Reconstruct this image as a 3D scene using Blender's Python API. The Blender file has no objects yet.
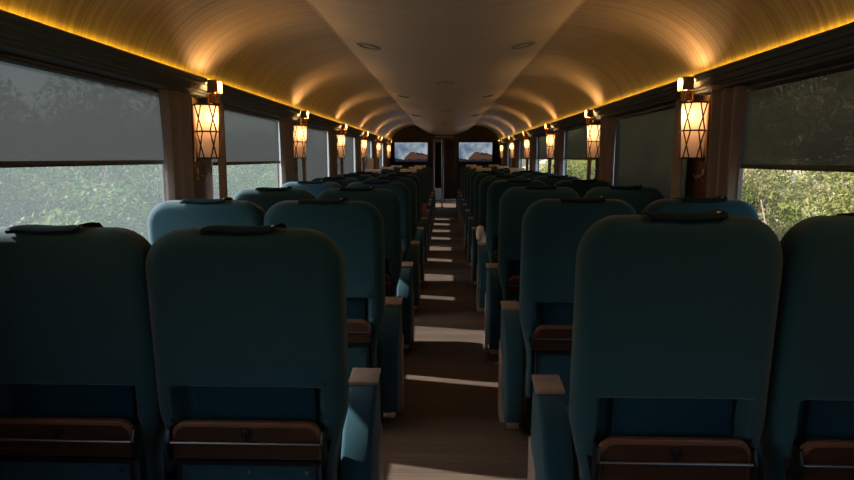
import bpy, bmesh, math, random
import numpy as np
from mathutils import Vector, Matrix
C = bpy.context.scene
COL = C.collection
random.seed(7)
H = 1.35                       # eye height above the coach floor
PI = math.pi
YS, YE = -2.2, 14.7            # coach interior from the rear wall to the front bulkhead

# ------------------------------------------------------------------ materials
def newmat(name):
    m = bpy.data.materials.new(name); m.use_nodes = True
    nt = m.node_tree
    return m, nt, nt.nodes['Principled BSDF']

def pbr(name, col, rough=0.6, metal=0.0, noise=None, scale=20, stretch=(1, 1, 1), bump=0.0, spec=None, sheen=0.0, coord='Object', detail=4):
    m, nt, b = newmat(name)
    b.inputs['Base Color'].default_value = (*col, 1)
    b.inputs['Roughness'].default_value = rough
    b.inputs['Metallic'].default_value = metal
    if spec is not None: b.inputs['Specular IOR Level'].default_value = spec
    if sheen:
        b.inputs['Sheen Weight'].default_value = sheen
        b.inputs['Sheen Roughness'].default_value = 0.5
    if noise:
        tc = nt.nodes.new('ShaderNodeTexCoord'); mp = nt.nodes.new('ShaderNodeMapping')
        mp.inputs['Scale'].default_value = stretch
        n = nt.nodes.new('ShaderNodeTexNoise'); n.inputs['Scale'].default_value = scale; n.inputs['Detail'].default_value = detail
        r = nt.nodes.new('ShaderNodeValToRGB')
        r.color_ramp.elements[0].position = .3; r.color_ramp.elements[1].position = .7
        r.color_ramp.elements[0].color = (*noise, 1); r.color_ramp.elements[1].color = (*col, 1)
        nt.links.new(tc.outputs[coord], mp.inputs[0]); nt.links.new(mp.outputs[0], n.inputs['Vector'])
        nt.links.new(n.outputs[0], r.inputs[0]); nt.links.new(r.outputs[0], b.inputs['Base Color'])
        if bump:
            bp = nt.nodes.new('ShaderNodeBump'); bp.inputs['Strength'].default_value = bump; bp.inputs['Distance'].default_value = .002
            nt.links.new(n.outputs[0], bp.inputs['Height']); nt.links.new(bp.outputs[0], b.inputs['Normal'])
    return m

def emis(name, col, st):
    m, nt, b = newmat(name)
    nt.nodes.remove(b)
    e = nt.nodes.new('ShaderNodeEmission'); e.inputs[0].default_value = (*col, 1); e.inputs[1].default_value = st
    nt.links.new(e.outputs[0], nt.nodes['Material Output'].inputs[0])
    return m

def mixed(name, parts):
    """parts: list of (kind, colour, weight) added together"""
    m, nt, b = newmat(name); nt.nodes.remove(b)
    last = None
    for kind, col, w in parts:
        n = nt.nodes.new({'T': 'ShaderNodeBsdfTransparent', 'L': 'ShaderNodeBsdfTranslucent', 'D': 'ShaderNodeBsdfDiffuse', 'E': 'ShaderNodeEmission', 'G': 'ShaderNodeBsdfGlossy'}[kind])
        n.inputs[0].default_value = (*[c * w for c in col], 1)
        if kind == 'G': n.inputs['Roughness'].default_value = .03
        if last is None: last = n
        else:
            a = nt.nodes.new('ShaderNodeAddShader'); nt.links.new(last.outputs[0], a.inputs[0]); nt.links.new(n.outputs[0], a.inputs[1]); last = a
    nt.links.new(last.outputs[0], nt.nodes['Material Output'].inputs[0])
    return m

TEAL = pbr('teal_fabric', (.006, .050, .076), .85, noise=(.0045, .034, .053), scale=420, bump=.5, sheen=.18, spec=.2)
TEAL2 = pbr('teal_pocket_fabric', (.006, .036, .060), .9, noise=(.004, .024, .042), scale=300, bump=.3, spec=.1)
LEATHER = pbr('dark_headrest_cloth', (.005, .024, .036), .85, noise=(.004, .017, .026), scale=60, bump=.3, spec=.15)
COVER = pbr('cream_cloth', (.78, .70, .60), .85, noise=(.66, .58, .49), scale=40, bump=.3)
WHITE = pbr('white_cloth', (.85, .86, .88), .85, noise=(.75, .76, .79), scale=14, bump=.4)
TRAYW = pbr('tray_wood', (.045, .020, .012), .35, noise=(.026, .012, .007), scale=9, stretch=(1, 12, 12))
RIM = pbr('tray_edge_wood', (.12, .056, .032), .4, noise=(.08, .036, .020), scale=12, stretch=(1, 10, 10))
CAPW = pbr('armrest_wood', (.30, .22, .18), .45, noise=(.22, .155, .125), scale=16, stretch=(1, 8, 1))
CHROME = pbr('steel', (.55, .54, .52), .28, 1.0)
STEELD = pbr('dull_steel', (.16, .155, .15), .4, 1.0)
DMETAL = pbr('dark_metal', (.03, .03, .032), .4, .8)
BRASS = pbr('brass', (.78, .50, .25), .24, 1.0)
BRASS2 = pbr('satin_brass', (.34, .20, .10), .45, .9)
IRON = pbr('bronze_lattice', (.05, .032, .02), .45, .6)
WALLW = pbr('walnut_wall', (.060, .030, .018), .42, noise=(.034, .017, .010), scale=7, stretch=(6, 6, .6))
PILW = pbr('mahogany', (.085, .032, .018), .35, noise=(.045, .017, .010), scale=9, stretch=(8, 8, .7))
CORN = pbr('cornice_dark', (.056, .070, .067), .6, noise=(.044, .055, .053), scale=5, stretch=(1, .2, 1), spec=.18)
CURT = pbr('brown_curtain', (.26, .21, .19), .8, noise=(.21, .165, .145), scale=120, bump=.2, sheen=.1)
JAMB = pbr('pale_reveal', (.86, .88, .88), .6)
FRAME = pbr('window_aluminium', (.10, .10, .105), .4, .5)
RAIL = pbr('dark_rail', (.016, .015, .015), .4)
BULK = pbr('bulkhead_wood', (.012, .009, .007), .5, noise=(.008, .006, .005), scale=8, stretch=(5, 5, .7))
BLACK = pbr('black_plastic', (.008, .008, .009), .35)
GREYP = pbr('grey_panel', (.30, .30, .29), .5)
BLUEP = pbr('blue_door_panel', (.012, .020, .038), .4)
BEIGE = pbr('beige_drape', (.42, .39, .33), .8, noise=(.32, .3, .25), scale=40)
LGLASS = mixed('dusty_glass_left', [('T', (.97, 1, 1), .74), ('L', (.72, .86, 1), .044), ('D', (.85, .9, 1), .015)])
RGLASS = mixed('clear_glass_right', [('T', (.99, 1, .98), .9), ('L', (.9, 1, .9), .02)])
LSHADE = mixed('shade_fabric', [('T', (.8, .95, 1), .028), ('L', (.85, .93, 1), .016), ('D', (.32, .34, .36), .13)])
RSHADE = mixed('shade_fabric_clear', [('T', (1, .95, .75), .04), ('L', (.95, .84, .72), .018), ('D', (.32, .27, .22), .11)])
MICA = mixed('mica_shade', [('L', (1.0, .78, .60), .52), ('D', (.9, .82, .75), .25), ('E', (1.0, .52, .26), .06)])
LED = emis('led_strip', (1.0, .50, .015), 16)

def ceiling_mat(name, c1, c2, rough):
    m, nt, b = newmat(name)
    tc = nt.nodes.new('ShaderNodeTexCoord'); mp = nt.nodes.new('ShaderNodeMapping')
    mp.inputs['Scale'].default_value = (.5, 38, .5)
    n = nt.nodes.new('ShaderNodeTexNoise'); n.inputs['Scale'].default_value = 1.6; n.inputs['Detail'].default_value = 5; n.inputs['Roughness'].default_value = .65
    r = nt.nodes.new('ShaderNodeValToRGB'); r.color_ramp.elements[0].position = .32; r.color_ramp.elements[1].position = .68
    r.color_ramp.elements[0].color = (*c2, 1); r.color_ramp.elements[1].color = (*c1, 1)
    nt.links.new(tc.outputs['Object'], mp.inputs[0]); nt.links.new(mp.outputs[0], n.inputs['Vector'])
    nt.links.new(n.outputs[0], r.inputs[0]); nt.links.new(r.outputs[0], b.inputs['Base Color'])
    b.inputs['Roughness'].default_value = rough
    b.inputs['Specular IOR Level'].default_value = .6
    bp = nt.nodes.new('ShaderNodeBump'); bp.inputs['Strength'].default_value = .25; bp.inputs['Distance'].default_value = .002
    nt.links.new(n.outputs[0], bp.inputs['Height']); nt.links.new(bp.outputs[0], b.inputs['Normal'])
    return m
CEIL = ceiling_mat('brushed_wood_ceiling', (.50, .42, .29), (.24, .195, .13), .36)
CPANEL = ceiling_mat('pale_ceiling_panel', (.78, .72, .63), (.58, .53, .45), .42)

def floor_mat():
    m, nt, b = newmat('plank_floor')
    tc = nt.nodes.new('ShaderNodeTexCoord')
    br = nt.nodes.new('ShaderNodeTexBrick'); br.inputs['Scale'].default_value = 1
    br.inputs['Color1'].default_value = (.085, .058, .044, 1); br.inputs['Color2'].default_value = (.056, .039, .030, 1)
    br.inputs['Mortar'].default_value = (.03, .018, .012, 1); br.inputs['Mortar Size'].default_value = .0015
    br.inputs['Brick Width'].default_value = .62; br.inputs['Row Height'].default_value = .085
    nt.links.new(tc.outputs['Object'], br.inputs['Vector'])
    mp = nt.nodes.new('ShaderNodeMapping'); mp.inputs['Scale'].default_value = (2.5, 60, 1)
    n = nt.nodes.new('ShaderNodeTexNoise'); n.inputs['Scale'].default_value = 1.5; n.inputs['Detail'].default_value = 6
    nt.links.new(tc.outputs['Object'], mp.inputs[0]); nt.links.new(mp.outputs[0], n.inputs['Vector'])
    mx = nt.nodes.new('ShaderNodeMix'); mx.data_type = 'RGBA'; mx.blend_type = 'OVERLAY'; mx.inputs[0].default_value = .75
    nt.links.new(br.outputs['Color'], mx.inputs[6]); nt.links.new(n.outputs[0], mx.inputs[7]); nt.links.new(mx.outputs[2], b.inputs['Base Color'])
    b.inputs['Roughness'].default_value = .5
    return m
FLOOR = floor_mat()

def leaf_mat(name, c1, c2, c3, tr=.35):
    m, nt, b = newmat(name)
    tc = nt.nodes.new('ShaderNodeTexCoord')
    n = nt.nodes.new('ShaderNodeTexNoise'); n.inputs['Scale'].default_value = 2.6; n.inputs['Detail'].default_value = 6
    r = nt.nodes.new('ShaderNodeValToRGB'); cr = r.color_ramp
    cr.elements[0].position = .35; cr.elements[0].color = (*c1, 1); cr.elements[1].position = .66; cr.elements[1].color = (*c3, 1)
    e = cr.elements.new(.5); e.color = (*c2, 1)
    nt.links.new(tc.outputs['Object'], n.inputs['Vector']); nt.links.new(n.outputs[0], r.inputs[0])
    nt.links.new(r.outputs[0], b.inputs['Base Color']); b.inputs['Roughness'].default_value = .7; b.inputs['Specular IOR Level'].default_value = .15
    t = nt.nodes.new('ShaderNodeBsdfTranslucent'); nt.links.new(r.outputs[0], t.inputs[0])
    ms = nt.nodes.new('ShaderNodeMixShader'); ms.inputs[0].default_value = tr
    nt.links.new(b.outputs[0], ms.inputs[1]); nt.links.new(t.outputs[0], ms.inputs[2]); nt.links.new(ms.outputs[0], nt.nodes['Material Output'].inputs[0])
    return m
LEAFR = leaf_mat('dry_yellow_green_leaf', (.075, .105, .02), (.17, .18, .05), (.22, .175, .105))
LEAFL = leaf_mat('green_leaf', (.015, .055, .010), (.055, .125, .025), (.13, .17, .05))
BARK = pbr('bark', (.20, .15, .10), .9)
GROUND = pbr('bank_grass', (.15, .16, .08), .95, noise=(.22, .18, .12), scale=.9, detail=8)

def screen_mat():
    m, nt, b = newmat('screen_sky'); nt.nodes.remove(b)
    tc = nt.nodes.new('ShaderNodeTexCoord'); n = nt.nodes.new('ShaderNodeTexNoise'); n.inputs['Scale'].default_value = 4.2; n.inputs['Detail'].default_value = 7
    r = nt.nodes.new('ShaderNodeValToRGB'); r.color_ramp.elements[0].position = .38; r.color_ramp.elements[1].position = .62
    r.color_ramp.elements[0].color = (.16, .27, .42, 1); r.color_ramp.elements[1].color = (.70, .78, .86, 1)
    e = nt.nodes.new('ShaderNodeEmission'); e.inputs[1].default_value = SCR
    nt.links.new(tc.outputs['Object'], n.inputs['Vector']); nt.links.new(n.outputs[0], r.inputs[0]); nt.links.new(r.outputs[0], e.inputs[0])
    nt.links.new(e.outputs[0], nt.nodes['Material Output'].inputs[0]); return m
SCR = .52
SKYS = screen_mat(); ROCK = emis('screen_rock', (.17, .085, .055), SCR); FORE = emis('screen_ridge', (.035, .035, .05), SCR)
ROCK2 = emis('screen_rock_shadow', (.06, .04, .038), SCR)

# ------------------------------------------------------------------ mesh helpers
class MB:
    def __init__(s): s.v = []; s.f = []; s.m = []
    def add(s, vs, fs, mi=0):
        o = len(s.v); s.v += [tuple(p) for p in vs]; s.f += [tuple(i + o for i in f) for f in fs]; s.m += [mi] * len(fs)
    def box(s, x0, x1, y0, y1, z0, z1, mi=0):
        s.add([(x, y, z) for x in (x0, x1) for y in (y0, y1) for z in (z0, z1)],
              [(0, 1, 3, 2), (4, 6, 7, 5), (0, 4, 5, 1), (2, 3, 7, 6), (0, 2, 6, 4), (1, 5, 7, 3)], mi)
    def prism(s, pts, axis, a, b, mi=0):
        """pts 2D outline extruded along axis ('x','y','z') from a to b"""
        def P(p, t): return {'x': (t, p[0], p[1]), 'y': (p[0], t, p[1]), 'z': (p[0], p[1], t)}[axis]
        n = len(pts)
        s.add([P(p, a) for p in pts] + [P(p, b) for p in pts],
              [tuple(range(n))[::-1], tuple(range(n, 2 * n))] + [(i, (i + 1) % n, n + (i + 1) % n, n + i) for i in range(n)], mi)
    def tube(s, pts, r, n=8, mi=0):
        pts = [Vector(p) for p in pts]; rings = []
        for i, p in enumerate(pts):
            d = (pts[min(i + 1, len(pts) - 1)] - pts[max(i - 1, 0)]).normalized()
            u = d.cross(Vector((0, 0, 1)) if abs(d.z) < .9 else Vector((1, 0, 0))).normalized(); w = d.cross(u)
            rings += [p + (u * math.cos(2 * PI * k / n) + w * math.sin(2 * PI * k / n)) * r for k in range(n)]
        L = len(pts)
        fs = [(i * n + k, i * n + (k + 1) % n, (i + 1) * n + (k + 1) % n, (i + 1) * n + k) for i in range(L - 1) for k in range(n)]
        fs += [tuple(range(n))[::-1], tuple(range((L - 1) * n, L * n))]
        s.add(rings, fs, mi)
    def lathe(s, prof, c, n=20, mi=0, cap=True):
        vs = [(c[0] + r * math.cos(2 * PI * k / n), c[1] + r * math.sin(2 * PI * k / n), c[2] + z) for r, z in prof for k in range(n)]
        L = len(prof)
        fs = [(i * n + k, i * n + (k + 1) % n, (i + 1) * n + (k + 1) % n, (i + 1) * n + k) for i in range(L - 1) for k in range(n)]
        if cap: fs += [tuple(range(n))[::-1], tuple(range((L - 1) * n, L * n))]
        s.add(vs, fs, mi)
    def build(s, name, mats, parent=None, bevel=0, seg=2, smooth=True, loc=None):
        me = bpy.data.meshes.new(name); me.from_pydata(s.v, [], s.f)
        if not isinstance(mats, (list, tuple)): mats = [mats]
        for m in mats: me.materials.append(m)
        me.polygons.foreach_set('material_index', s.m)
        bm = bmesh.new(); bm.from_mesh(me)
        bmesh.ops.recalc_face_normals(bm, faces=bm.faces)
        if bevel:
            es = [e for e in bm.edges if len(e.link_faces) == 2 and e.calc_face_angle(0) > .5]
            bmesh.ops.bevel(bm, geom=es, offset=bevel, segments=seg, affect='EDGES', profile=.5, clamp_overlap=True)
        for f in bm.faces: f.smooth = smooth
        for e in bm.edges:
            if len(e.link_faces) == 2 and e.calc_face_angle(0) > .7: e.smooth = False
        bm.to_mesh(me); bm.free()
        o = bpy.data.objects.new(name, me); COL.objects.link(o)
        if parent: o.parent = parent
        if loc: o.location = loc
        return o

def tag(o, label=None, cat=None, group=None, kind=None):
    if label: o['label'] = label
    if cat: o['category'] = cat
    if group: o['group'] = group
    if kind: o['kind'] = kind
    return o
def thing(name, label, cat, loc=(0, 0, 0), rz=0, group=None):
    o = bpy.data.objects.new(name, None); COL.objects.link(o); o.empty_display_size = .1
    o.location = loc; o.rotation_euler = (0, 0, rz)
    return tag(o, label, cat, group)
def dup(root, loc, label, group=None, rz=None, scale=None, skip=()):
    r = root.copy(); COL.objects.link(r); r.location = loc; r['label'] = label
    if rz is not None: r.rotation_euler = (0, 0, rz)
    if scale is not None: r.scale = scale
    if group: r['group'] = group
    for ch in list(root.children):
        if ch.name.split('.')[0] in skip: continue
        c = ch.copy(); COL.objects.link(c); c.parent = r
        for g in list(ch.children):
            d = g.copy(); COL.objects.link(d); d.parent = c
    return r
def struct(o, label=None): o['kind'] = 'structure'; return o
ORD = ['first', 'second', 'third', 'fourth', 'fifth', 'sixth', 'seventh', 'eighth', 'ninth', 'tenth', 'eleventh', 'twelfth', 'thirteenth']

# ------------------------------------------------------------------ shell
NW = 7
WC = {-1: [2.18 + 2.04 * k for k in range(-2, 6)], 1: [2.13 + 2.05 * k for k in range(-2, 6)]}   # window centres
SC = {-1: [3.20 + 2.04 * k for k in range(-2, 6)], 1: [3.15 + 2.05 * k for k in range(-2, 6)]}   # sconce positions
HW = .765; ZS, ZT = .80, 1.715

b = MB(); b.box(-1.56, 1.56, YS - .1, 18.6, -.06, 0); struct(b.build('floor', FLOOR, smooth=False))
for s, nm in ((-1, 'left'), (1, 'right')):
    b = MB()
    def bx(y0, y1, z0, z1): b.box(min(s * 1.42, s * 1.475), max(s * 1.42, s * 1.475), y0, y1, z0, z1)
    bx(YS, YE, 0, ZS); bx(YS, YE, ZT, 2.25)
    y = YS
    for c in WC[s]:
        if c - HW > y: bx(y, c - HW, ZS, ZT)
        y = c + HW
    bx(y, YE, ZS, ZT)
    struct(b.build('wall_' + nm, WALLW, smooth=False))
    b = MB(); x0, x1 = sorted((s * 1.398, s * 1.42)); b.box(x0, x1, YS, YE, 0, .11)
    struct(b.build('baseboard_' + nm, DMETAL, smooth=False))
# rear wall
b = MB(); b.box(-1.56, 1.56, YS - .1, YS, 0, 2.25); struct(b.build('wall_rear', BULK, smooth=False))

# ceiling: two coved sides and a bowed centre panel
def ceil_section(y):
    t = max(0, min(1, (y - 12.2) / 2.5)); dip = .13 * t * t
    cove = []
    for i in range(15):
        a = PI / 2 * i / 14
        cove.append((1.38 - .68 * (1 - math.cos(a)), H + .40 + .405 * math.sin(a)))
    pan = [(x, H + .79 - .09 * (1 - (x / .70) ** 2) - dip * (1 - abs(x / .7) ** 3)) for x in [.70 - .1 * i for i in range(15)]]
    return cove, pan
b = MB(); ys = [YS + (YE + .02 - YS) * i / 60 for i in range(61)]
secs = [ceil_section(y) for y in ys]
for s in (1, -1):
    vs = [(s * x, y, z) for y, (c, p) in zip(ys, secs) for x, z in c]
    b.add(vs, [(i * 15 + k, i * 15 + k + 1, (i + 1) * 15 + k + 1, (i + 1) * 15 + k) for i in range(60) for k in range(14)], 0)
vs = [(x, y, z) for y, (c, p) in zip(ys, secs) for x, z in p]
b.add(vs, [(i * 15 + k, i * 15 + k + 1, (i + 1) * 15 + k + 1, (i + 1) * 15 + k) for i in range(60) for k in range(14)], 1)
for s in (1, -1):   # the panel's little side lips, so it sits just under the coves
    b.box(min(s * .695, s * .705), max(s * .695, s * .705), YS, YE, H + .786, H + .812, 1)
b.box(-1.6, 1.6, YS, YE, 2.26, 2.30, 0)
ceiling = b.build('ceiling', [CEIL, CPANEL]); struct(ceiling)

# cornices with light troughs
for i, s in enumerate((-1, 1)):
    prof = [(1.300, .430), (1.300, .418), (1.308, .412), (1.312, .398), (1.326, .396), (1.330, .385), (1.336, .372), (1.350, .370), (1.352, .360), (1.362, .356), (1.364, .344), (1.40, .340), (1.421, .338),
            (1.421, .43), (1.381, .43), (1.381, .402), (1.312, .402), (1.312, .430)]
    b = MB(); b.prism([(s * x, H + z) for x, z in prof], 'y', YS, YE)
    struct(b.build('trim_%d' % (i + 1), CORN, smooth=False))
    t = thing('light_strip', 'amber light strip glowing behind the %s cornice' % ('left', 'right')[i], 'strip light', (s * 1.35, YS + .05, H + .4025))
    b = MB(); b.box(*sorted((s * .006, s * .011)), 0, YE - YS - .1, .005, .040); b.build('light_tape', LED, t, smooth=False)
    b = MB(); b.box(*sorted((0, s * .0055)), 0, YE - YS - .1, 0, .042); b.build('tape_rail', DMETAL, t, smooth=False)

# ------------------------------------------------------------------ windows, shades, curtains, sconces
SHB = {-1: [-.01, -.01, -.010, -.025, -.27, -.27, -.27, -.27], 1: [-.03, -.03, -.028, -.52, .003, .003, .003, -.50]}   # shade bottom above eye level
wn = 0
hook0 = curtain0 = None
SIDE = {-1: 'left', 1: 'right'}
def curtain_mesh(width, zt, zb, npl, seed, side):
    rnd = random.Random(seed); n = npl * 10; rows = 14; b = MB(); vs = []
    ph = rnd.random() * 6
    for r in range(rows + 1):
        t = r / rows; z = zt + (zb - zt) * t
        w = width * (1 - .12 * math.sin(PI * min(1, t * 1.15)))
        for k in range(n + 1):
            u = k / n - .5
            a = .017 + .003 * math.sin(3 * t + ph)
            vs.append((2 * a * abs(math.sin(PI * npl * (k / n) + .25 * math.sin(2.2 * t + ph))) ** .8 - a, u * w + .006 * math.sin(2 * PI * npl * k / n), z))
    b.add(vs, [(r * (n + 1) + k, r * (n + 1) + k + 1, (r + 1) * (n + 1) + k + 1, (r + 1) * (n + 1) + k) for r in range(rows) for k in range(n)])
    o = b.build('curtain', CURT)
    md = o.modifiers.new('thick', 'SOLIDIFY'); md.thickness = .003
    return o
cur_protos = [curtain_mesh(.235, H + .335, .50, 3, 3, 0), curtain_mesh(.235, H + .335, .50, 3, 8, 0)]
cur_used = [False, False]

def make_sconce():
    # local: origin at the wall foot of the fitting, +X points into the room, z=0 at lantern bottom
    t = thing('wall_sconce', '', 'wall lamp')
    bp = MB(); bp.box(.0, .012, -.035, .035, -.02, .33)
    bp.build('back_plate', BRASS, t, bevel=.003)
    cx = .070; N = 10
    def ring(r, z): return [(cx + r * math.cos(2 * PI * (k + .5) / N), r * math.sin(2 * PI * (k + .5) / N), z) for k in range(N)]
    r0, r1 = .055, .066; Hh = .29
    sh = MB(); zs = [0.004, Hh * .5, Hh - .004]; vs = []
    for z in zs: vs += ring(r0 + (r1 - r0) * z / Hh, z)
    sh.add(vs, [(i * N + k, i * N + (k + 1) % N, (i + 1) * N + (k + 1) % N, (i + 1) * N + k) for i in range(2) for k in range(N)])
    sh.build('lamp_shade', MICA, t, smooth=False)
    fr = MB(); rr = lambda z: r0 + (r1 - r0) * z / Hh + .003
    for z in (0, Hh * .5, Hh):
        p = ring(rr(z), z); fr.tube(p + [p[0]], .0048, 6)
    for j in range(N):
        z0, zm, z1 = 0, Hh * .5, Hh
        A, M_, B_ = ring(rr(z0), z0), ring(rr(zm), zm), ring(rr(z1), z1)
        k2 = (j + 1) % N
        if j % 2 == 0:
            fr.tube([A[j], M_[k2]], .0038, 5); fr.tube([M_[k2], B_[j]], .0038, 5)
            fr.tube([A[k2], M_[j]], .0038, 5); fr.tube([M_[j], B_[k2]], .0038, 5)
    fr.build('lattice', IRON, t)
    cp = MB()   # ribbed brass collar over the lantern, open at its top between two plates added to shape the uplight
    prof = [(.030, .292)]
    for i in range(6): prof += [(.036, .298 + i * .009), (.031, .3025 + i * .009)]
    prof += [(.036, .353), (.030, .356)]
    cp.lathe(prof, (cx + .047, 0, 0), 20)
    cp.build('brass_collar', BRASS, t)
    for sy in (-1, 1):
        ck = MB(); ck.box(cx + .028, cx + .085, sy * .033 - .002, sy * .033 + .002, .355, .424); ck.build('added_uplight_baffle', BRASS2, t)  # side plates added only to narrow the uplight into bands on the cove
    bb = MB(); bb.lathe([(.004, .10), (.018, .12), (.022, .15), (.016, .175), (.010, .19), (.010, .285)], (cx, 0, 0), 12)
    bb.build('bulb_holder', BRASS, t)
    return t
sc0 = make_sconce(); sc_used = False
hk = MB()
hk.box(0, .006, -.012, .012, -.03, .03)
for sy in (-1, 1): hk.tube([(.004, 0, .005), (.02, sy * .012, -.012), (.036, sy * .022, -.014), (.044, sy * .028, .004)], .0035, 6)
hk.tube([(.004, 0, -.01), (.022, 0, -.03), (.04, 0, -.03), (.048, 0, -.012)], .0035, 6)
hook0 = hk.build('coat_hook', BRASS); hook_used = False

tn = 2
for s in (-1, 1):
    sd = SIDE[s]
    for k, c in enumerate(WC[s]):
        wn += 1
        w = bpy.data.objects.new('window_%d' % wn, None); COL.objects.link(w); w.location = (s * 1.42, c, ZS); w['kind'] = 'structure'
        rv = MB(); X0, X1 = 0, s * .045; x0, x1 = sorted((X0, X1)); hh = ZT - ZS
        rv.box(x0, x1, -HW, -HW + .008, 0, hh); rv.box(x0, x1, HW - .008, HW, 0, hh)
        rv.box(x0, x1, -HW, HW, 0, .008); rv.box(x0, x1, -HW, HW, hh - .008, hh)
        rv.build('window_reveal', JAMB, w, smooth=False)
        fr = MB(); x0, x1 = sorted((s * .036, s * .054))
        fr.box(x0, x1, -HW, -HW + .016, .008, hh - .008); fr.box(x0, x1, HW - .016, HW, .008, hh - .008)
        fr.box(x0, x1, -HW + .016, HW - .016, .008, .04); fr.box(x0, x1, -HW + .016, HW - .016, hh - .04, hh - .008)
        fr.build('window_frame', FRAME, w, smooth=False)
        gl = MB(); x = s * .044
        gl.add([(x, -HW + .012, .03), (x, HW - .012, .03), (x, HW - .012, hh - .03), (x, -HW + .012, hh - .03)], [(0, 1, 2, 3)])
        gl.build('pane', LGLASS if s < 0 else RGLASS, w, smooth=False)
        # roller shade
        vis = k - 2
        if vis >= 0:
            st = 'drawn down low' if SHB[s][k] < -.2 else 'lowered to half height'
            lab = 'grey roller shade %s over the %s window on the %s' % (st, ORD[vis], sd)
        else: lab = 'grey roller shade behind the viewpoint on the %s, window %s' % (sd, ('far', 'near')[k])
        t = thing('roller_shade', lab, 'window shade', (s * 1.438, c, H + .33), 0)
        zb = SHB[s][k] - .33; SW = .732 if s < 0 else .748
        sh = MB(); ns = 24; vs = []
        for j in range(2):
            for q in range(ns + 1):
                vs.append((s * .004 * math.sin(q * .9) * (j), -SW + 2 * SW * q / ns, -.01 if j == 0 else zb))
        sh.add(vs, [(q, q + 1, ns + 2 + q, ns + 1 + q) for q in range(ns)])
        sh.build('shade_fabric', LSHADE if s < 0 else RSHADE, t)
        rl = MB(); rl.box(-.009, .009, -SW - .003, SW + .003, zb - .022, zb); rl.build('bottom_rail', RAIL, t, bevel=.004)
        rl = MB(); rl.tube([(0, -SW - .003, .0), (0, SW + .003, .0)], .02, 12); rl.build('roller', RAIL, t)
    for k, y in enumerate(SC[s]):
        vis = k - 2
        wh = ('between %s and %s %s windows' % (ORD[vis], ORD[vis + 1], sd)) if 0 <= vis < 5 else ('past the sixth %s window' % sd if vis == 5 else '%s behind viewpoint on the %s' % (('farther', 'just')[k], sd))
        # wooden pilaster
        tn += 1
        b = MB(); x0, x1 = sorted((s * 1.408, s * 1.4215)); b.box(x0, x1, y - .13, y + .13, .11, H + .34); b.box(min(s * 1.402, s * 1.409), max(s * 1.402, s * 1.409), y - .07, y + .07, .2, H + .28)
        struct(b.build('trim_%d' % tn, PILW, bevel=.003, smooth=False))
        # sconce
        loc = (s * 1.402, y, H)
        rz = PI if s > 0 else 0
        lab = 'lit lattice wall sconce with brass collar ' + wh
        if not sc_used:
            sc_used = True; sc0.location = loc; sc0.rotation_euler = (0, 0, rz); sc0['label'] = lab; sc0['group'] = 'lattice wall sconces'
        else: dup(sc0, loc, lab, 'lattice wall sconces', rz)
        for nm, dz, e, sx in (('bulb_light', .225, 1.3, .094), ('uplight', .400, 4.6, .136)):
            L = bpy.data.lights.new(nm, 'POINT'); L.energy = e; L.shadow_soft_size = .012; L.color = (1, .56, .25) if nm == 'bulb_light' else (1, .52, .21)
            lo = bpy.data.objects.new(nm, L); COL.objects.link(lo); lo.location = (s * (1.402 - sx), y, H + dz)
        # coat hook on the pilaster below the lantern
        hl = (s * 1.4035, y, H - .09)
        if not hook_used: ho = hook0; hook_used = True
        else: ho = hook0.copy(); COL.objects.link(ho)
        ho.location = hl; ho.rotation_euler = (0, 0, rz)
        tag(ho, 'small brass coat hook under the sconce ' + wh, 'hook', 'brass coat hooks')
        for q, (dy, w_) in enumerate(((-.275, 'near'), (.275, 'far'))):
            if not cur_used[q]: co = cur_protos[q]; cur_used[q] = True
            else: co = cur_protos[q].copy(); COL.objects.link(co)
            co.location = (s * 1.366, y + dy, 0); co.rotation_euler = (0, 0, (0 if s < 0 else PI) + s * (.26 if q == 0 else -.26))
            tag(co, 'brown pleated curtain, %s side of sconce %s' % (w_, wh), 'curtain', 'brown window curtains')

# ------------------------------------------------------------------ ceiling downlights
dl = MB(); dl.lathe([(.085, 0), (.082, -.006), (.062, -.008), (.058, .006)], (0, 0, 0), 24, 0, cap=False)
dl.lathe([(.058, .006), (.03, .009), (.0005, .010)], (0, 0, 0), 24, 1, cap=False)
dlo = dl.build('downlight', [GREYP, DMETAL]); first = True
def downlight(x, y, lab):
    global first
    o = dlo if first else dlo.copy()
    if not first: COL.objects.link(o)
    first = False
    z = H + .79 - .09 * (1 - (x / .70) ** 2) - .001
    o.location = (x, y, z); o.rotation_euler = (0, -math.atan(2 * .09 * x / .49), 0)
    tag(o, lab, 'ceiling light', 'recessed ceiling downlights')
for i, y in enumerate((3.98, 7.15, 10.3)):
    downlight(-.52, y, 'small round downlight in the %s pair from the camera, left one' % ORD[i])
    downlight(.52, y, 'small round downlight in the %s pair from the camera, right one' % ORD[i])
for i, y in enumerate((5.5, 8.7, 11.8)): downlight(0, y, 'small round downlight on the centre line of ceiling, %s from the camera' % ORD[i])

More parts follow.
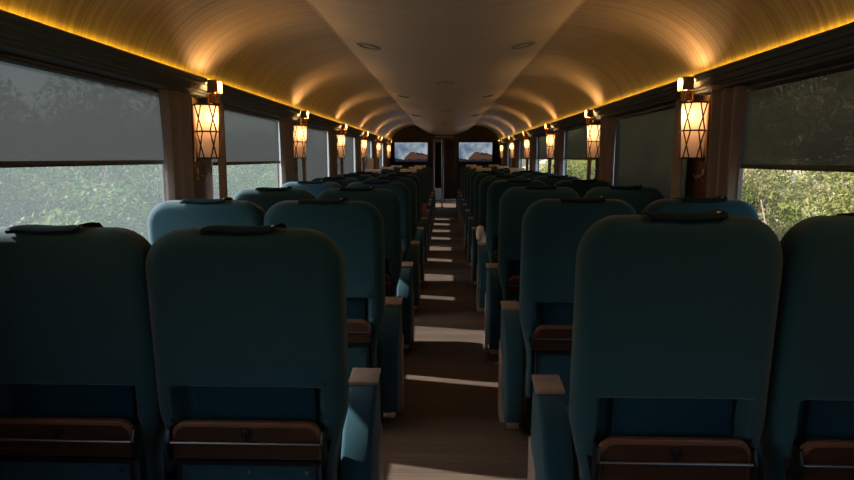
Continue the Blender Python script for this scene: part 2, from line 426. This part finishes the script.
# ------------------------------------------------------------------ seats
def rear_y(z): return max(0, (1.18 - z)) * .045          # reclined rear face
def backrest_mesh(parent):
    W, ZT_, ZB, r, T = .563, 1.153, .24, .115, .135
    def hw(z):
        w = W / 2
        if z > ZT_ - r: w = W / 2 - r + math.sqrt(max(0, r * r - (z - (ZT_ - r)) ** 2))
        if z < .64: t = min(1, (.64 - z) / .22); w -= .045 * t * t * (3 - 2 * t)
        return w
    vz = [ZB + (.60 - ZB) * i / 6 for i in range(6)] + [.60 + .08 * i / 5 for i in range(5)] + [.684, .689, .694, .699, .706, .72, .74] + [.742]*0 + [.76 + (.98 - .76) * i / 6 for i in range(1, 6)] + \
         [ZT_ - r - .06 + .06 * i / 3 for i in range(3)] + [ZT_ - r + r * math.sin(PI / 2 * i / 12) for i in range(13)]
    us = [-1, -.985, -.96, -.92, -.87, -.835, -.82, -.805, -.79, -.765, -.7, -.55, -.35, -.12, .12, .35, .55, .7, .765, .79, .805, .82, .835, .87, .92, .96, .985, 1]
    def d_edge(u, z):
        x = abs(u) * hw(z); de = min(hw(z) - x, 1e9)
        # rounded box distance at the top corner
        qx, qz = x - (W / 2 - r), z - (ZT_ - r)
        if qx > 0 and qz > 0: de = r - math.hypot(qx, qz)
        else: de = min(de, ZT_ - z)
        return max(0, de)
    def rnd(d, R): return 0 if d >= R else R - math.sqrt(max(0, R * R - (R - d) ** 2))
    R = .05; nu = len(us); nv = len(vz)
    def sm(t): t = max(0, min(1, t)); return t * t * (3 - 2 * t)
    rear, front = [], []
    for z in vz:
        for u in us:
            x = u * hw(z); d = d_edge(u, z)
            y = rear_y(z) + rnd(d, R) + (.006 * (1 - sm((z - .78) / .3)) if False else 0)
            rec = sm((.703 - z) / .016) * sm((.222 - abs(x)) / .016)
            y += .055 * rec
            y -= .010 * math.exp(-((z - .714) / .012) ** 2) * sm((.235 - abs(x)) / .02)   # piped seam
            rear.append((x, y, z))
            front.append((x, rear_y(z) + T - rnd(d, R) + .02 * math.cos(PI * min(1, abs(u))) * .5, z))
    b = MB(); b.v = rear + front; o = len(rear)
    g = lambda i, j: i * nu + j
    for i in range(nv - 1):
        for j in range(nu - 1):
            b.f.append((g(i, j), g(i, j + 1), g(i + 1, j + 1), g(i + 1, j))); b.f.append((o + g(i, j), o + g(i + 1, j), o + g(i + 1, j + 1), o + g(i, j + 1)))
        for j in (0, nu - 1): b.f.append((g(i, j), g(i + 1, j), o + g(i + 1, j), o + g(i, j)))
    for j in range(nu - 1):
        for i in (0, nv - 1): b.f.append((g(i, j), g(i, j + 1), o + g(i, j + 1), o + g(i, j)))
    b.m = [0] * len(b.f)
    return b.build('backrest', TEAL, parent)

def slab(b, x0, x1, z0, z1, off, th, mi=0, rtop=0, rbot=0, nseg=6):
    """board parallel to the reclined back; off = distance of its rear face behind the back surface"""
    pts = []
    def corner(cx, cz, r, a0):
        if r == 0: pts.append((cx, cz)); return
        for i in range(nseg + 1):
            a = a0 + PI / 2 * i / nseg; pts.append((cx + r * math.cos(a), cz + r * math.sin(a)))
    corner(x1 - rtop, z1 - rtop, rtop, 0); corner(x0 + rtop, z1 - rtop, rtop, PI / 2)
    corner(x0 + rbot, z0 + rbot, rbot, PI); corner(x1 - rbot, z0 + rbot, rbot, 1.5 * PI)
    n = len(pts)
    vs = [(x, rear_y(z) - off, z) for x, z in pts] + [(x, rear_y(z) - off + th, z) for x, z in pts]
    b.add(vs, [tuple(range(n)), tuple(range(n, 2 * n))[::-1]] + [(i, (i + 1) % n, n + (i + 1) % n, n + i) for i in range(n)], mi)

def make_arm(parent, x, half, wood):
    """padded side arm: rises forward from a bulging lower rear to a wooden cap at its front"""
    prof = [(.15, .07), (.12, .16), (.11, .26), (.12, .35), (.15, .43), (.195, .495), (.255, .548), (.315, .580), (.415, .592), (.425, .55), (.43, .30), (.425, .08)]
    b = MB(); b.prism(prof, 'x', x - half, x + half)
    a = b.build('armrest', TEAL, parent, bevel=.016, seg=3)
    b = MB(); z0 = lambda y: .5820 + (y - .325) * .11
    b.add([(xx, y, z0(y) + dz) for y in (.325, .430) for xx in (x - half - .002, x + half + .002) for dz in (.0, .014)],
          [(0, 1, 3, 2), (4, 6, 7, 5), (0, 4, 5, 1), (2, 3, 7, 6), (0, 2, 6, 4), (1, 5, 7, 3)])
    b.build('armrest_cap', CAPW, a, bevel=.003)
    if wood:
        sgn = wood
        b = MB(); pr = [(.28, .0), (.26, .34), (.395, .40), (.405, .0)]
        xs = sorted((x - sgn * half * .2, x + sgn * (half + .006))); b.prism([(p[0] + .03, p[1]) for p in pr], 'x', *xs)
        b.build('side_panel', CAPW, a, bevel=.003)
        b = MB(); b.box(x - .03, x + .03, .15, .30, .045, .078); b.build('arm_bracket', CHROME, a, bevel=.003)
    return a

def make_seat(inner, window):
    """inner = +1 if the aisle lies on the +x side of the seat"""
    t = thing('coach_seat', '', 'seat')
    bk = backrest_mesh(t)
    # pocket panel, tray, lower panel
    b = MB(); slab(b, -.165, .190, .555, .694, -.038, .02, rbot=.02); b.build('seat_pocket', TEAL2, t, bevel=.006)
    b = MB(); slab(b, -.218, .218, .488, .602, .026, .020, rtop=.045, rbot=.01)
    tr = b.build('tray_table', RIM, t, bevel=.004)
    b = MB(); slab(b, -.207, .207, .492, .588, .0275, .003, rtop=.036); b.build('tray_face', TRAYW, tr)
    tag(tr.children[0], 'darker brown tray board')
    b = MB(); zz = .543
    yb = rear_y(zz) - .036; b.tube([(-.222, yb, zz), (.222, yb, zz)], .0045, 8); b.build('tray_rod', STEELD, tr)
    b = MB(); zz = .571; yb = rear_y(zz) - .030
    b.lathe([(.014, -.004), (.014, .004)], (0, 0, 0), 16); b.v = [(p[0], yb + p[2], zz + p[1]) for p in b.v]
    b.box(-.004, .004, yb - .010, yb, zz - .02, zz + .004)
    b.build('tray_latch', DMETAL, tr, bevel=.001)
    for sx in (-1, 1):
        b = MB(); b.prism([(rear_y(z) - o_, z) for z, o_ in ((.580, .03), (.580, .0), (.485, .0), (.485, .036), (.545, .045))], 'x', *sorted((sx * .217, sx * .228)))
        b.build('tray_bracket', DMETAL, tr, bevel=.002)
    b = MB(); slab(b, -.205, .205, .13, .474, .020, .035, rtop=.012, rbot=.02)
    lp = b.build('lower_panel', TEAL2 if False else TEAL, t, bevel=.008)
    b = MB()
    for sx in (-.205, .200): b.tube([(sx, rear_y(z) - .024, z) for z in (.47, .14)], .004, 6)
    slab(b, -.208, .208, .468, .482, .026, .01); b.build('panel_edge', DMETAL, lp)
    for sx in (-.17, 0, .17):
        b = MB(); b.lathe([(.006, -.002), (.006, .002)], (0, 0, 0), 10); b.v = [(sx + p[0], rear_y(.445) - .0215 + p[2], .445 + p[1]) for p in b.v]
        b.build('screw', CHROME, lp)
    # headrest flap lying over the top edge
    b = MB(); n = 14; vs = []
    sec = [(.016, -.006), (.012, .000), (.02, .004), (.04, .006), (.07, .006), (.11, .0), (.134, -.022), (.142, -.10)]
    for i in range(n + 1):
        u = i / n; x = -.104 + .208 * u
        up = .009 * (math.exp(-((u - .99) / .05) ** 2)) + .0015 * math.sin(u * 9) - .001
        for (yy, zz) in sec: vs.append((x, yy, 1.151 + zz + up))
    L = len(sec)
    b.add(vs, [(i * L + k, i * L + k + 1, (i + 1) * L + k + 1, (i + 1) * L + k) for i in range(n) for k in range(L - 1)])
    hp = b.build('headrest_flap', LEATHER, t); md = hp.modifiers.new('thick', 'SOLIDIFY'); md.thickness = .004; md.offset = 1
    b = MB(); b.lathe([(.001, .007), (.006, .005), (.007, 0)], (.092, .035, 1.160), 10); b.build('snap_button', CHROME, hp)
    # cushion and base
    b = MB(); b.box(-.222, .222, .14, .565, .31, .455); b.build('seat_cushion', TEAL, t, bevel=.045, seg=4)
    b = MB(); b.box(-.215, .215, .16, .52, .235, .318); b.build('seat_frame', DMETAL, t, bevel=.01)
    for sx in (-.17, .17):
        b = MB(); b.prism([(.20, .0), (.20, .02), (.29, .05), (.31, .24), (.39, .24), (.41, .05), (.50, .02), (.50, 0)], 'x', sx - .018, sx + .018)
        b.build('leg', DMETAL, t, bevel=.004)
    if not window: make_arm(t, inner * .290, .049, inner)
    make_arm(t, -inner * .254, .022, 0)
    return t
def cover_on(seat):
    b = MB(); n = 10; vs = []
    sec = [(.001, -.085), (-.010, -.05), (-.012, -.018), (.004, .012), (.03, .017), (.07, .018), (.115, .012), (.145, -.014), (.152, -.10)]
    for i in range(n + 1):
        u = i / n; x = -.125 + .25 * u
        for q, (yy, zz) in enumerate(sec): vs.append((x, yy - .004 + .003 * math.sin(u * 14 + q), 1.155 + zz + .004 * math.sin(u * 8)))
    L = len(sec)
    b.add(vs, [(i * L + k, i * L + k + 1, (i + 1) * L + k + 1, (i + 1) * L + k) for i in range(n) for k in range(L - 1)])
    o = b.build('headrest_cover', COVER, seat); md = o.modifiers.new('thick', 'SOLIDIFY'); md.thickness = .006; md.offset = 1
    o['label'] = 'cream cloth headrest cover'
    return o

protos = {}
for s in (-1, 1):
    for win in (False, True): protos[(s, win)] = [make_seat(-s, win), False]
cov0 = None
XA = {(-1, False): -.566, (-1, True): -1.113, (1, False): .600, (1, True): 1.118}
NR = 12
for k in range(NR):
    for s in (-1, 1):
        for win in (False, True):
            y = (1.515 if s < 0 else 1.40) + (1.052 if s < 0 else 1.068) * k
            sz = 1.0 if s < 0 else (1.045 if k == 0 else 1.015)
            sx = 1.0 if s < 0 else .905
            lab = 'teal fabric coach seat, %s seat %s of the aisle, %s row from the camera' % ('window' if win else 'aisle', SIDE[s], ORD[k] if k else 'nearest')
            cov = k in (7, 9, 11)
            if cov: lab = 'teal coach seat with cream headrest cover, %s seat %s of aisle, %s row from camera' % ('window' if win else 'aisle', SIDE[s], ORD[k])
            p = protos[(s, win)]
            g = 'teal coach seats in rows'
            if not p[1]:
                p[1] = True; o = p[0]; o.location = (XA[(s, win)], y, 0); o.scale = (sx, 1, sz); o['label'] = lab; o['group'] = g
            else:
                o = dup(p[0], (XA[(s, win)], y, 0), lab, g, scale=(sx, 1, sz))
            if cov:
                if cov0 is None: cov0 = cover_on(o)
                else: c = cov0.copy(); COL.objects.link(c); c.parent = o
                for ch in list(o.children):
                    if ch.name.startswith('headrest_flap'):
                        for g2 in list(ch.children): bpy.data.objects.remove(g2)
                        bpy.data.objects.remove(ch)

# small things left on the seats, plus a stand-in for a sunlit curtain
def blob(name, mat, loc, dims, seed, amp=.12, label='', cat=''):
    bm = bmesh.new(); bmesh.ops.create_icosphere(bm, subdivisions=4, radius=1); rnd = random.Random(seed)
    ks = [(Vector((rnd.uniform(-4, 4), rnd.uniform(-4, 4), rnd.uniform(-4, 4))), rnd.random() * 6) for _ in range(6)]
    for v in bm.verts:
        p = v.co.copy(); q = Vector([math.copysign(abs(c) ** .75, c) for c in p])
        d = 1 + amp * sum(math.sin(kk.dot(p) + ph) for kk, ph in ks) / 3
        v.co = Vector((q.x * dims[0], q.y * dims[1], q.z * dims[2])) * d
    for f in bm.faces: f.smooth = True
    me = bpy.data.meshes.new(name); bm.to_mesh(me); bm.free(); me.materials.append(mat)
    o = bpy.data.objects.new(name, me); COL.objects.link(o); o.location = loc
    return tag(o, label, cat)
RED = pbr('red_scarf_cloth', (.42, .075, .03), .8, noise=(.14, .03, .18), scale=9)
blob('cloth_bag', COVER, (.330, 5.02, .660), (.042, .06, .075), 4, .42, 'small crumpled cream cloth bag on an aisle armrest right of the aisle', 'bag')
blob('scarf', RED, (-.262, 7.16, .700), (.03, .06, .07), 5, .3, 'red and purple scarf bundled on an aisle armrest left of the aisle', 'scarf')
pl = blob('bundle', WHITE, (-1.235, 9.25, 1.20), (.075, .11, .165), 9, .10, 'bright white pillow standing in for a sunlit curtain at a far left window', 'bundle')  # white shape added in place of a sunlit curtain, brightness in its colour
pl.rotation_euler = (0, .25, .1)

# ------------------------------------------------------------------ front bulkhead, screens, vestibule
b = MB()
def arch():
    pts = [(-1.42, H + .40)]
    c, p = ceil_section(YE)
    pts = [(-1.42, 0), (-1.42, H + .93)]
    return pts
b.box(-1.42, -.30, YE, YE + .08, 0, 2.26); b.box(.30, 1.42, YE, YE + .08, 0, 2.26); b.box(-.30, .30, YE, YE + .08, H + .49, 2.26)
struct(b.build('wall_front', BULK, smooth=False))
b = MB()
for sx in (-1, 1): b.box(*sorted((sx * .29, sx * .33)), YE - .015, YE + .09, 0, H + .50)
b.box(-.33, .33, YE - .015, YE + .09, H + .47, H + .51)
struct(b.build('door_1', PILW, bevel=.004, smooth=False))
tn += 1; b = MB(); b.box(-.26, .23, YE - .012, YE, H + .425 + .09, H + .46 + .09); o = b.build('trim_%d' % tn, GREYP, smooth=False); struct(o)
for s in (-1, 1):
    x0, x1 = (-1.28, -.445) if s < 0 else (.355, 1.195)
    t = thing('wall_screen', 'flat wall screen showing rocky peak under clouds, %s of the doorway' % SIDE[s], 'television', ((x0 + x1) / 2, YE - .03, H + .150), 0, 'wall screens')
    w = (x1 - x0) / 2; h = .240
    b = MB(); b.box(-w - .03, w + .03, -.02, .03, -h - .03, h + .03); b.build('bezel', BLACK, t, bevel=.006)
    b = MB(); yy = -.0215
    b.add([(-w, yy, -h), (w, yy, -h), (w, yy, h), (-w, yy, h)], [(0, 1, 2, 3)], 0)
    def poly(pts, mi, dy): b.add([(x * w, yy - dy, z * h) for x, z in pts], [tuple(range(len(pts)))], mi)
    poly([(-.45, -.75), (-.32, -.45), (-.18, -.22), (-.05, 0), (.05, .05), (.2, .02), (.3, -.15), (.45, -.25), (.55, -.2), (.7, -.3), (.82, -.28), (1, -.42), (1, -1), (-.45, -1)], 1, .001)
    poly([(.28, -.12), (.36, -.02), (.5, -.14), (.66, -.10), (.8, -.2), (1, -.3), (1, -.42), (.8, -.33), (.55, -.3), (.42, -.35)], 3, .002)
    poly([(-1, -.62), (-.85, -.7), (-.6, -.74), (-.4, -.84), (-.1, -.72), (.1, -.8), (.5, -.7), (.8, -.78), (1, -.7), (1, -1), (-1, -1)], 2, .003)
    b.build('screen', [SKYS, ROCK, FORE, ROCK2], t, smooth=False)
# vestibule beyond the doorway
b = MB(); b.box(-1.42, -1.36, YE + .08, 16.0, 0, 2.2); b.box(-1.42, -1.36, 17.3, 18.5, 0, 2.2); b.box(-1.42, -1.36, 16.0, 17.3, 0, .7); b.box(-1.42, -1.36, 16.0, 17.3, 1.9, 2.2)
b.box(1.36, 1.42, YE + .08, 18.5, 0, 2.2); b.box(-1.42, 1.42, 18.5, 18.56, 0, 2.2); b.box(-1.42, 1.42, YE + .08, 18.56, 2.2, 2.25)
struct(b.build('wall_vestibule', GREYP, smooth=False))
b = MB(); b.box(-.27, -.10, 15.35, 15.38, .55, H + .42); b.box(-.25, -.12, 15.345, 15.352, 1.15, H + .35)
tag(b.build('door_leaf', BLUEP, bevel=.004), 'dark blue door leaf standing open beyond the far doorway', 'door')
b = MB(); b.tube([(-.075, 15.4, 0), (-.075, 15.4, 2.2)], .022, 12); tag(b.build('grab_pole', CHROME), 'steel grab pole beyond the far doorway', 'pole')
b = MB(); n = 40; vs = []
for j in range(2):
    for q in range(n + 1): vs.append((-.03 + .38 * q / n, 15.5 + .018 * math.sin(q * .95), .25 if j == 0 else 2.15))
b.add(vs, [(q, q + 1, n + 2 + q, n + 1 + q) for q in range(n)])
o = b.build('drape', BEIGE); md = o.modifiers.new('thick', 'SOLIDIFY'); md.thickness = .004
tag(o, 'beige pleated drape hanging beyond the far doorway', 'curtain')

# ------------------------------------------------------------------ outdoors
def bank(name, s):
    b = MB(); n = 40; m = 30; vs = []; rnd = random.Random(5 + s)
    prof = [(1.9, -1.25), (3.2, -1.1), (4.5, -.6), (7, .5), (10, 1.9), (14, 3.4), (20, 5.0)] if s > 0 else [(1.9, -1.25), (3.5, -1.2), (6, -1.1), (12, -.6), (25, 1.2), (40, 4), (60, 7)]
    m = 60
    for j in range(m + 1):
        y = -10 + 60 * j / m
        for x, z in prof: vs.append((s * x, y, z + .25 * math.sin(y * .9 + x) * (x / 8) + rnd.uniform(-.06, .06)))
    L = len(prof)
    b.add(vs, [(j * L + k, j * L + k + 1, (j + 1) * L + k + 1, (j + 1) * L + k) for j in range(m) for k in range(L - 1)])
    o = b.build(name, GROUND); o['kind'] = 'structure'; return o
bank('ground_left', -1); bank('ground_right', 1)
b = MB(); b.box(-1.9, 1.9, -10, 50, -1.4, -1.25); o = b.build('ground', GROUND, smooth=False); o['kind'] = 'structure'

def bush_mesh(seed, n, mat, size):
    rnd = np.random.RandomState(seed)
    # clustered crown: several lobes, leaves mostly on their shells
    nl = 9; lobes = rnd.uniform(-.62, .62, (nl, 3)); lobes[:, 2] = rnd.uniform(.25, 1.35, nl); lr = rnd.uniform(.32, .52, nl)
    idx = rnd.randint(0, nl, n); d = rnd.normal(size=(n, 3)); d /= np.linalg.norm(d, axis=1)[:, None]
    rad = lr[idx] * (1 - .55 * rnd.rand(n) ** 2)
    c = lobes[idx] + d * rad[:, None]; c[:, 2] = np.abs(c[:, 2])
    a = rnd.normal(size=(n, 3)); a /= np.linalg.norm(a, axis=1)[:, None]
    bb = np.cross(a, rnd.normal(size=(n, 3))); bb /= np.linalg.norm(bb, axis=1)[:, None]
    L = size * rnd.uniform(.6, 1.3, n)[:, None]; W = L * .42
    v = np.stack([c - a * L, c + bb * W - a * L * .1, c + a * L, c - bb * W - a * L * .1], 1).reshape(-1, 3)
    me = bpy.data.meshes.new('foliage'); me.from_pydata(v.tolist(), [], [(4 * i, 4 * i + 1, 4 * i + 2, 4 * i + 3) for i in range(n)])
    me.materials.append(mat); me.update()
    b = MB()
    for (x, y, z) in lobes: b.tube([(0, 0, 0), (x * .35, y * .35, z * .5), (x, y, z)], .018, 5)
    for q in range(14):
        x, y, z = rnd.uniform(-.8, .8, 3); b.tube([(x * .3, y * .3, .1), (x, y, .6 + abs(z))], .007, 4)
    br = b.build('branches', BARK)
    return me, br
def make_bush(seed, mat, n, size):
    me, br = bush_mesh(seed, n, mat, size)
    t = thing('bush', '', 'bush'); f = bpy.data.objects.new('foliage', me); COL.objects.link(f); f.parent = t; br.parent = t
    return t
rnd = random.Random(11)
BR = [make_bush(21 + i, LEAFR, 13000, .025) for i in range(3)]
BL = [make_bush(31 + i, LEAFL, 12000, .030) for i in range(3)]
usedb = set()
def put_bush(pset, i, x, y, z, sc, lab, grp):
    p = pset[i % 3]
    if id(p) not in usedb and p.get('label', '') == '' and i < 3:
        usedb.add(id(p)); o = p; o.location = (x, y, z); o['label'] = lab; o['group'] = grp; o.scale = sc; o.rotation_euler = (0, 0, rnd.random() * 6)
    else: dup(p, (x, y, z), lab, grp, rnd.random() * 6, sc)
def gz(s, x):
    prof = [(1.9, -1.25), (3.2, -1.1), (4.5, -.6), (7, .5), (10, 1.9), (14, 3.4), (20, 5.0)] if s > 0 else [(1.9, -1.25), (3.5, -1.2), (6, -1.1), (12, -.6), (25, 1.2), (40, 4), (60, 7)]
    for (a, za), (b_, zb_) in zip(prof, prof[1:]):
        if x <= b_: return za + (zb_ - za) * (x - a) / (b_ - a)
    return prof[-1][1]
i = 0
for row, (x, n, sc0_) in enumerate(((4.0, 13, 1.25), (6.2, 11, 1.5), (9.2, 10, 2.0))):
    for q in range(n):
        y = 1.0 + q * (2.0 + row * .75) + rnd.uniform(-.4, .4); xx = x + rnd.uniform(-.35, .35); sc = sc0_ * rnd.uniform(.85, 1.15)
        put_bush(BR, i, xx, y, gz(1, xx) - .1, (sc, sc, sc * 1.05), 'sunlit yellow-green bush on the bank outside the right windows', 'bushes outside the right windows'); i += 1
i = 0
for row, (x, n, sc0_) in enumerate(((4.6, 9, 1.25), (7.5, 10, 1.9), (12, 9, 2.6))):
    for q in range(n):
        y = .6 + q * (2.1 + row * 1.5) + rnd.uniform(-.4, .4); xx = x + rnd.uniform(-.5, .5); sc = sc0_ * rnd.uniform(.8, 1.2)
        put_bush(BL, i, -xx, y, gz(-1, xx) - .1, (sc, sc, sc * 1.0), 'hazy green bush outside the left windows', 'bushes outside the left windows'); i += 1

# ------------------------------------------------------------------ light
w = bpy.data.worlds.new('World'); C.world = w; w.use_nodes = True
nt = w.node_tree; bg = nt.nodes['Background']; sky = nt.nodes.new('ShaderNodeTexSky')
sky.sky_type = 'NISHITA'; sky.sun_disc = False; sky.sun_elevation = math.radians(38); sky.sun_rotation = math.radians(255); sky.dust_density = 3; sky.air_density = 1.2
nt.links.new(sky.outputs[0], bg.inputs[0]); bg.inputs[1].default_value = .62
S = bpy.data.lights.new('sun', 'SUN'); S.energy = 17; S.angle = math.radians(.6); S.color = (1, .95, .86)
so = bpy.data.objects.new('sun', S); COL.objects.link(so)
e, a = math.radians(34), math.radians(-11)
d = Vector((math.cos(e) * math.cos(a), math.cos(e) * math.sin(a), -math.sin(e)))
so.rotation_euler = d.to_track_quat('-Z', 'Y').to_euler()

# ------------------------------------------------------------------ camera
cam = bpy.data.cameras.new('camera'); co = bpy.data.objects.new('camera', cam); COL.objects.link(co)
cam.sensor_width = 36; cam.lens = 569 / 854 * 36; cam.clip_start = .02
co.location = (0, 0, H); co.rotation_euler = (math.radians(90 - 8.2006), 0, math.radians(1.7934))
C.camera = co
C.view_settings.view_transform = 'Standard'; C.view_settings.look = 'None'; C.view_settings.gamma = 1
C.view_settings.use_curve_mapping = False; C.view_settings.exposure = 0.0
